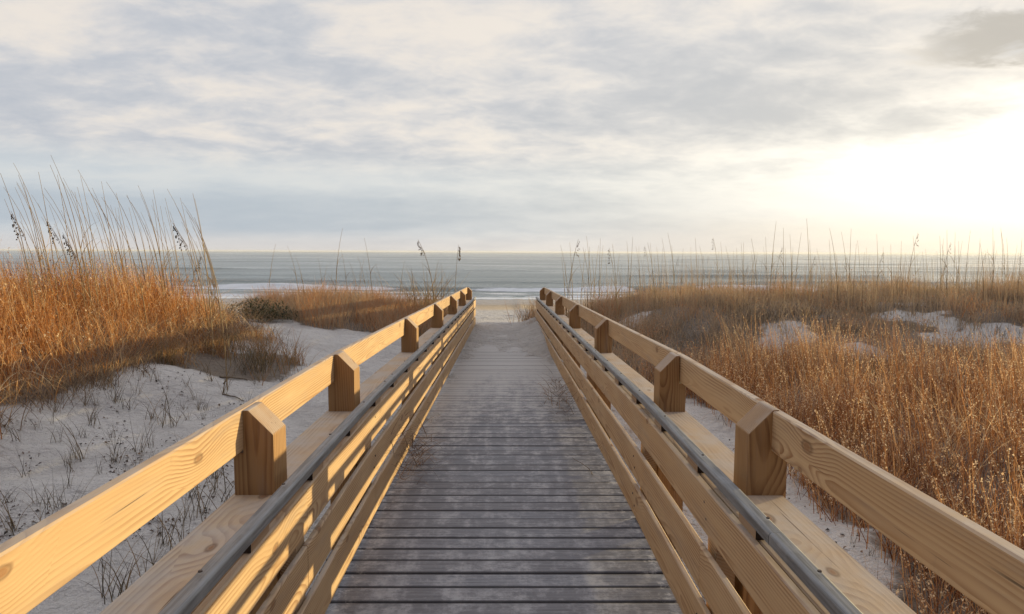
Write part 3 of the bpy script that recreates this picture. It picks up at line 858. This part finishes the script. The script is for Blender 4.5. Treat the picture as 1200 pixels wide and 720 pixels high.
# stalks on the small mid dune
MK = [stalk_kit(1.0, a, b_, .0050, 0, 2) for a, b_ in ((0, .25), (WIND, .2), (WIND, .4), (1, .15))]
for px, py in ((322, 286), (336, 288), (345, 300), (352, 318), (372, 300), (383, 310), (395, 305), (400, 293), (403, 268), (410, 306), (418, 300), (421, 312), (427, 302), (430, 316), (428, 279), (440, 309), (476, 312), (515, 305), (438, 318), (412, 318), (390, 318)):
    stalk_to(MK, px, py, random.uniform(14.8, 18), 'thin dry stalk standing from the brown grass of the small mid dune', 'thin stalks on the small mid dune')
MS = stalk_kit(1.0, WIND, .5, .0062, 22, 2)
MS2 = stalk_kit(1.0, 0.0, .12, .0050, 26, 1)
stalk_to(MK, 489, 282, 17.6, 'tall bent sea oat with a dark seed head behind the left railing', None, seeded=MS)
stalk_to(MK, 538, 288, 17.8, 'upright sea oat with a feathery seed head near the left railing end', None, seeded=MS2)

# right-hand crest
RK = [stalk_kit(1.0, a, b_, .0048, 0, 2) for a, b_ in ((0, .1), (WIND, .12), (WIND, .25), (1, .08), (2, .18), (WIND, .05))]
RSK = [stalk_kit(1.0, a, .25, .0050, 9, 2) for a in (0, WIND)]
for i in range(150):
    px = 655 + 545 * (i + random.random()) / 150
    py = 292 + random.gauss(0, 13) - 4 * (px > 1050)
    dep = random.uniform(13.5, 17.5)
    if float(H(ray(px, 300).x * dep, dep)) < -.5: continue
    if i % 11 == 5:
        stalk_to(RSK, px, py, dep, 'sea oat stalk with a small dark seed head on the right dune crest', 'seeded sea oats on the right dune crest')
    else:
        stalk_to(RK, px, py, dep, 'thin bare sea oat stalk against the sea on the right dune crest', 'bare sea oat stalks on the right dune crest')

# tufts in the sand
def tuft_mesh(n, h, spread, curl, mat, w=.004):
    b = np.stack([RNG.normal(0, spread, n), RNG.normal(0, spread, n), np.full(n, -.01)], -1)
    p = ribbons(b, U(.45, 1.0, n) * h, U(0, 6.28, n), U(.05, .5, n), U(*curl, n), np.full(n, w), 7, RNG.random(n), .12)
    return np_mesh('grass_tuft', p[0], p[1], mat=mat, attrs={'rnd': p[2], 'tt': p[3]})
TK = [tuft_mesh(n_, h_, .02, c_, M['tuft'], .0045) for n_, h_, c_ in ((9, .34, (.2, 1.2)), (14, .42, (.3, 1.6)), (7, .28, (.5, 2.0)), (12, .25, (.6, 2.2)), (5, .38, (.2, .9)))]
def tuft(name, me, loc, sc, label, cat, group=None):
    o = bpy.data.objects.new(name, me); o.location = loc; o.scale = (sc,) * 3; o.rotation_euler = (0, 0, random.uniform(0, 6.28))
    return tag(link(o), label, cat, group)
tuft('grass_tuft', TK[1], on_ground(162, 532), 1.15, 'dark upright grass tuft standing alone in the middle of the left sand', 'grass tuft')
tuft('grass_tuft', TK[1], on_ground(16, 628), 1.25, 'dark spiky grass tuft on the left sand at the edge of the frame', 'grass tuft')
for px, py in ((196, 474), (215, 480), (182, 448), (248, 448), (228, 470), (262, 462), (205, 500), (100, 478), (128, 470), (150, 482), (60, 498), (238, 492), (290, 478), (96, 540), (60, 690), (120, 670), (190, 640), (215, 610), (250, 560), (278, 528), (225, 586), (170, 610), (30, 560), (300, 452), (330, 448), (350, 470), (352, 440), (8, 590), (265, 590), (90, 640), (140, 705), (322, 520), (112, 500), (176, 492), (70, 520), (135, 452), (160, 462), (240, 436), (285, 440), (20, 520), (45, 505), (310, 430)):
    tuft('grass_tuft', random.choice(TK), on_ground(px, py), random.uniform(.6, 1.3), 'small sparse grass sprig rooted in the left sand slope', 'grass tuft', 'grass sprigs on the left sand slope')
for _ in range(46):
    tuft('grass_tuft', random.choice(TK), on_ground(random.triangular(0, 345, 120), random.triangular(425, 690, 470)), random.uniform(.5, 1.0), 'small sparse grass sprig rooted in the left sand slope', 'grass tuft', 'grass sprigs on the left sand slope')
for px, py in ((950, 575), (975, 570), (985, 610), (1000, 640), (1015, 600), (945, 545), (890, 520), (850, 500), (1020, 655), (840, 492), (960, 600)):
    tuft('grass_tuft', random.choice(TK), on_ground(px, py), random.uniform(.4, .8), 'small dry sprig on the strip of sand beside the right railing', 'grass tuft', 'dry sprigs on the right sand strip')
WT = [tuft_mesh(16, .6, .05, (.4, 2.0), M['tuft'], .005) for _ in range(3)]
for px, py in ((70, 668), (132, 700), (205, 640), (236, 604), (48, 640), (172, 690), (190, 500), (250, 575)):
    tuft('grass_tuft', random.choice(WT), on_ground(px, py), random.uniform(.85, 1.25), 'large wispy dark grass tuft on the sand close to the left railing', 'grass tuft', 'large wispy tufts by the left railing')
OL = tuft_mesh(150, .55, .13, (.3, 1.6), M['tuft'], .005)
tuft('grass_clump', OL, on_ground(298, 436), 1.0, 'dark olive grass clump at the right foot of the left mound', 'grass clump')
tuft('grass_clump', OL, on_ground(262, 412), .9, 'dark grass clump under the right end of the orange grass', 'grass clump')
SP = tuft_mesh(190, .85, .16, (.3, 1.9), M['straw'], .009)
q_ = on_ground(489, 366)
tuft('spiky_grass_clump', SP, (-1.95, 16.4, float(H(-1.95, 16.4))), 1.8, 'pale spiky grass clump on top of the small dune by the left railing end', 'grass clump')
GE = tuft_mesh(380, .62, .20, (.2, 1.5), M['scrub'], .008)
tuft('grass_clump', GE, (.80, 17.3, float(H(.80, 17.3))), 1.25, 'brown grass clump growing at the far end of the right railing', 'grass clump')
tuft('grass_clump', GE, (.80, 15.4, float(ramp_z(15.4)) + .04), .55, 'small grass clump poking through the right railing near its far end', 'grass clump')

# leafy shrub
def leaf_cloud(n, rx, ry, rz, size):
    u = RNG.normal(0, 1, (n, 3)); u /= np.linalg.norm(u, axis=1)[:, None]
    rr = RNG.random(n)[:, None] ** .5
    lump = 1 + .45 * fbm(u[:, 0] * 2 + 5, u[:, 1] * 2 + u[:, 2] * 2, 97, 2)[:, None]
    c = u * rr * np.array([rx, ry, rz]) * lump; c[:, 2] = np.abs(c[:, 2]) + .05
    az = U(0, 6.28, n); el = U(-.4, 1.2, n)
    d = np.stack([np.cos(az) * np.cos(el), np.sin(az) * np.cos(el), np.sin(el)], -1); s = np.stack([-np.sin(az), np.cos(az), np.zeros(n)], -1)
    L = U(.6, 1.3, n)[:, None] * size; W = L * .25
    V = np.stack([c, c + d * L * .5 + s * W, c + d * L, c + d * L * .5 - s * W], 1).reshape(-1, 3)
    return V, np.arange(4)[None] + (np.arange(n) * 4)[:, None], np.repeat(RNG.random(n), 4), np.ones(4 * n)
V, Q, r_, t_ = leaf_cloud(2600, .75, .5, .42, .055)
p0 = on_ground(303, 378)
sh = empty('shrub', p0); tag(sh, 'low dark green leafy shrub at the right end of the left mound', 'shrub')
np_obj('foliage', V, Q, mat=M['green'], attrs={'rnd': r_, 'tt': t_}, parent=sh)
SV, SQ = [], []; oo = 0
for i in range(9):
    a, b_ = tube(arc(random.uniform(.35, .6), random.uniform(0, 6.28), .2, .9, 6), .009, .003); SV.append(a); SQ.append(b_ + oo); oo += len(a)
np_obj('stem', np.concatenate(SV), np.concatenate(SQ), mat=M['stick'], parent=sh)

# ------------------------------------------------------------------ litter, sticks, wrack
n = 800
pts = []
while len(pts) < n:
    px, py = random.uniform(0, 330), random.uniform(432, 640)
    if vnoise(np.array([px / 34.]), np.array([py / 20.]), 5)[0] < .52: continue
    pts.append(on_ground(px, py))
for _ in range(170): pts.append(on_ground(random.uniform(850, 1030), random.uniform(500, 660)))
c = np.array(pts); n = len(c); c[:, 2] += .006
az = U(0, 6.28, n); L = U(.008, .032, n)[:, None]; d = np.stack([np.cos(az), np.sin(az), U(-.1, .7, n)], -1); s = np.stack([-np.sin(az), np.cos(az), U(-.5, .5, n)], -1)
up = np.array([0, 0, 1.0])
V = np.stack([c, c + d * L * .5 + s * L * .45 + up * .006, c + d * L, c + d * L * .5 - s * L * .4 + up * .008], 1).reshape(-1, 3)
stuff('leaf_litter', [(V, np.arange(4)[None] + (np.arange(n) * 4)[:, None], np.repeat(RNG.random(n), 4), np.ones(4 * n))], M['litter'], 'dark scraps of leaf litter strewn over the sand', 'leaf litter')

def stick(p0, p1, r, label):
    p0, p1 = Vector(p0), Vector(p1); d = p1 - p0; n = 8; path = []
    for i in range(n + 1):
        t = i / n; path.append((d.x * t + random.uniform(-1, 1) * .012, d.y * t + random.uniform(-1, 1) * .012, d.z * t + .01 + .012 * math.sin(t * 3)))
    V = []; ns = 6; ax = d.normalized(); s1 = ax.cross(Vector((0, 0, 1))).normalized(); s2 = ax.cross(s1)
    for i, p in enumerate(path):
        rr = r * (1 - .5 * i / n)
        for j in range(ns):
            a = 6.283 * j / ns; V.append(Vector(p) + s1 * rr * math.cos(a) + s2 * rr * math.sin(a))
    Q = [(i * ns + j, i * ns + (j + 1) % ns, (i + 1) * ns + (j + 1) % ns, (i + 1) * ns + j) for i in range(n) for j in range(ns)]
    o = np_obj('dry_stick', [tuple(v) for v in V], Q, mat=M['stick'], loc=p0, smooth=True)
    return tag(o, label, 'stick')
stick(on_ground(257, 443), on_ground(291, 447), .014, 'thick dry stick lying on the sand below the left mound')
stick(on_ground(262, 464), on_ground(286, 472), .009, 'thin dark stick lying on the sand near the second left post')
stick(on_ground(262, 452), on_ground(272, 441), .008, 'short stick crossing the thicker stick below the left mound')
stick((.60, 4.55, float(ramp_z(4.55)) + .002), (.50, 4.95, float(ramp_z(4.95)) + .002), .003, 'thin twig lying on the deck near the right railing')

def wrack(loc, n, sx, sy, hgt, label):
    b = np.stack([RNG.normal(0, sx, n), RNG.normal(0, sy, n), U(.004, hgt, n)], -1)
    p = ribbons(b, U(.08, .32, n), U(0, 6.28, n), U(.6, 1.5, n), U(1.2, 2.3, n), U(.003, .0055, n), 7, RNG.random(n), .3)
    V = p[0].copy(); V[:, 2] = np.maximum(V[:, 2], .004)
    o = np_obj('dried_seagrass', V, p[1], mat=M['wrack'], attrs={'rnd': p[2], 'tt': p[3]}, loc=loc)
    return tag(o, label, 'seagrass')
wrack((-.64, 4.75, float(ramp_z(4.75))), 190, .05, .26, .16, 'tangle of dried seagrass caught against the lower boards of the left railing')
wrack((-.75, 4.6, .20), 130, .008, .26, .10, 'wisps of dried seagrass lodged between the boards of the left railing')
wrack((.58, 7.0, float(ramp_z(7.0))), 230, .08, .38, .14, 'dark tangle of dried seagrass on the deck by the right railing')

# ------------------------------------------------------------------ air over the sea
def haze_box():
    allv = [ob.matrix_world @ Vector(c) for ob in scene.objects if ob.type == 'MESH' and ob.parent is None for c in ob.bound_box]
    lo = [min(v[i] for v in allv) for i in range(3)]; hi = [max(v[i] for v in allv) for i in range(3)]
    x0, x1, y0, y1, z0, z1 = lo[0] - 300, hi[0] + 300, lo[1] - 300, hi[1] + 300, lo[2] - 1, max(hi[2], EYE) + 1.5
    V = [(x, y, z) for z in (z0, z1) for y in (y0, y1) for x in (x0, x1)]
    Q = [(0, 2, 3, 1), (4, 5, 7, 6), (0, 1, 5, 4), (2, 6, 7, 3), (0, 4, 6, 2), (1, 3, 7, 5)]
    m, g = new_mat('sea_air')
    vol = g.n('ShaderNodeVolumePrincipled', {'Color': (.93, .94, .96), 'Density': .00016, 'Anisotropy': .2})
    out = g.n('ShaderNodeOutputMaterial'); g.nt.links.new(vol.outputs[0], out.inputs['Volume'])
    o = np_obj('haze', V, Q, mat=m)
    tag(o, 'thin pale haze over the sea', 'haze', kind='stuff')
bpy.context.view_layer.update()
haze_box()

# ------------------------------------------------------------------ sky and sun
w = bpy.data.worlds.new('World'); scene.world = w; w.use_nodes = True
nt = w.node_tree; nt.nodes.clear(); g = G(nt)
tc = g.n('ShaderNodeTexCoord'); d = tc.outputs['Generated']; dx, dy, dz = g.xyz(d)
sky = g.n('ShaderNodeTexSky', sky_type='NISHITA'); sky.sun_disc = False; sky.sun_elevation = SUN_EL; sky.sun_rotation = SUN_AZ
el = g.m('MULTIPLY', g.m('ARCSINE', dz), 57.2958)
az = g.m('MULTIPLY', g.m('ARCTAN2', dx, dy), 57.2958)
den = g.m('ADD', g.m('MAXIMUM', dz, 0.0), .20)
cu = g.m('DIVIDE', dx, den); cv = g.m('DIVIDE', dy, den)
cp = g.comb(cu, cv, 0.0)
n1 = g.noise(g.map(cp, (3.1, 1.7, 0), (0, 0, R(-30)), (.9, 1.25, 1)), 1.7, 8, .55, .35)
n2 = g.noise(g.map(cp, (9.1, 4.2, 0), (0, 0, R(-24)), (.95, 1.15, 1)), 5.5, 8, .64, .3)
n3 = g.noise(g.map(cp, (5.5, 2.2, 0), (0, 0, R(-16)), (.45, .9, 1)), .8, 3, .5)
cl = g.m('ADD', g.m('MULTIPLY', n1, .52), g.m('ADD', g.m('MULTIPLY', n2, .30), g.m('MULTIPLY', n3, .26)))
cf = g.mr(cl, .40, .66)
col = g.ramp(cf, [(0, (.480, .515, .580)), (.4, (.575, .590, .630)), (.72, (.700, .680, .675)), (1, (.83, .765, .70))])
# the low band over the sea: blue grey bank, pale strip above and below it
wav = g.m('ADD', el, g.m('MULTIPLY', g.m('SUBTRACT', g.noise(g.comb(g.m('MULTIPLY', az, .05), g.m('MULTIPLY', el, .25), 0.0), 1.6, 4), .5), 3.0))
bank = g.m('MULTIPLY', g.mr(wav, .6, 2.2), g.mr(wav, 3.8, 5.4, 1, 0))
low = g.mr(el, 5.5, 8.5, 1, 0)
col = g.mix(g.m('MULTIPLY', low, .75), col, (.585, .645, .69))
col = g.mix(g.m('MULTIPLY', bank, .85), col, (.43, .50, .58))
col = g.mix(g.mr(el, 1.9, .3, 0, .85), col, (.64, .625, .63))
# light of the veiled sun to the right, under the edge of the cloud deck
ga2 = g.m('DIVIDE', g.m('SUBTRACT', az, 47.0), 46.0); ge2 = g.m('DIVIDE', g.m('SUBTRACT', el, 7.0), 15.0)
gl2 = g.m('EXPONENT', g.m('MULTIPLY', g.m('ADD', g.m('MULTIPLY', ga2, ga2), g.m('MULTIPLY', ge2, ge2)), -1.0))
col = g.mix(g.m('MULTIPLY', gl2, .85), col, g.mix(cf, (.66, .63, .58), (1.04, .96, .84)))
ga = g.m('DIVIDE', g.m('SUBTRACT', az, 47.0), 31.0); ge = g.m('DIVIDE', g.m('SUBTRACT', el, 7.0), 8.0)
gl = g.m('EXPONENT', g.m('MULTIPLY', g.m('ADD', g.m('MULTIPLY', ga, ga), g.m('MULTIPLY', ge, ge)), -1.0))
deck_edge = g.m('ADD', 6.3, g.m('MULTIPLY', g.m('MAXIMUM', az, 0.0), .12))
rel = g.m('ADD', g.m('SUBTRACT', el, deck_edge), g.m('MULTIPLY', g.m('SUBTRACT', .53, cl), 15.0))
under = g.mr(rel, -4.0, 3.6, 1, .12)
gl = g.m('MULTIPLY', gl, under)
col = g.mix(g.m('MINIMUM', g.m('MULTIPLY', gl, 1.4), 1.0), col, (1.0, .955, .86))
lowhaze = g.m('MULTIPLY', g.mr(wav, 3.4, 1.2), g.mr(az, 2, 14))
col = g.mix(g.m('MULTIPLY', lowhaze, .45), col, g.mix(g.mr(az, 8, 34), (.62, .60, .58), (.95, .83, .63)))
# the western sky behind the viewer is duller
core = g.m('ADD', g.m('MULTIPLY', g.m('POWER', gl, 2.6), .85), g.m('MULTIPLY', gl, .06))
col = g.mix(1.0, col, g.comb(core, g.m('MULTIPLY', core, .92), g.m('MULTIPLY', core, .74)), 'ADD')
# the heavier grey cloud over the glare on the right
ca = g.m('DIVIDE', g.m('SUBTRACT', az, 38.0), 9.0); ce = g.m('DIVIDE', g.m('SUBTRACT', g.m('ADD', el, g.m('MULTIPLY', g.m('SUBTRACT', n2, .5), 5.0)), 14.2), 1.9)
cm = g.m('EXPONENT', g.m('MULTIPLY', g.m('ADD', g.m('MULTIPLY', ca, ca), g.m('MULTIPLY', ce, ce)), -1.0))
cm = g.mr(g.m('ADD', cm, g.m('MULTIPLY', g.m('SUBTRACT', n1, .5), .9)), .35, .85, 0, .85)
col = g.mix(cm, col, (.53, .495, .44))
# unseen sky overhead, raised to throw more light on the ground
zen = g.mr(el, 24, 55, 1.0, 1.85)
col = g.mix(1.0, col, g.comb(zen, zen, zen), 'MULTIPLY')
west = g.mr(dy, -.55, .40, .36, 1.0)
col = g.mix(1.0, col, g.comb(west, west, g.m('POWER', west, .85)), 'MULTIPLY')
K = 8.5
cloud = g.mix(1.0, col, (K, K, K), 'MULTIPLY')
final = g.mix(.93, sky.outputs[0], cloud)
bg = g.n('ShaderNodeBackground', {'Color': final, 'Strength': .1})
g.n('ShaderNodeOutputWorld', {0: bg})

sl = bpy.data.lights.new('sun', 'SUN'); sl.energy = 5.0; sl.angle = R(.55); sl.color = (1.0, .79, .40)
so = bpy.data.objects.new('sun', sl); link(so)
dirv = Vector((math.sin(SUN_AZ) * math.cos(SUN_EL), math.cos(SUN_AZ) * math.cos(SUN_EL), math.sin(SUN_EL)))
so.rotation_euler = dirv.to_track_quat('Z', 'Y').to_euler(); so.location = (20, 14, 8)

vs = scene.view_settings
scene.display_settings.display_device = 'sRGB'
vs.view_transform = 'Standard'; vs.look = 'None'; vs.exposure = .32; vs.gamma = 1; vs.use_curve_mapping = False
scene.cycles.max_bounces = 6; scene.cycles.diffuse_bounces = 3; scene.cycles.glossy_bounces = 2; scene.cycles.transmission_bounces = 3; scene.cycles.transparent_max_bounces = 4
scene.cycles.caustics_reflective = False; scene.cycles.caustics_refractive = False
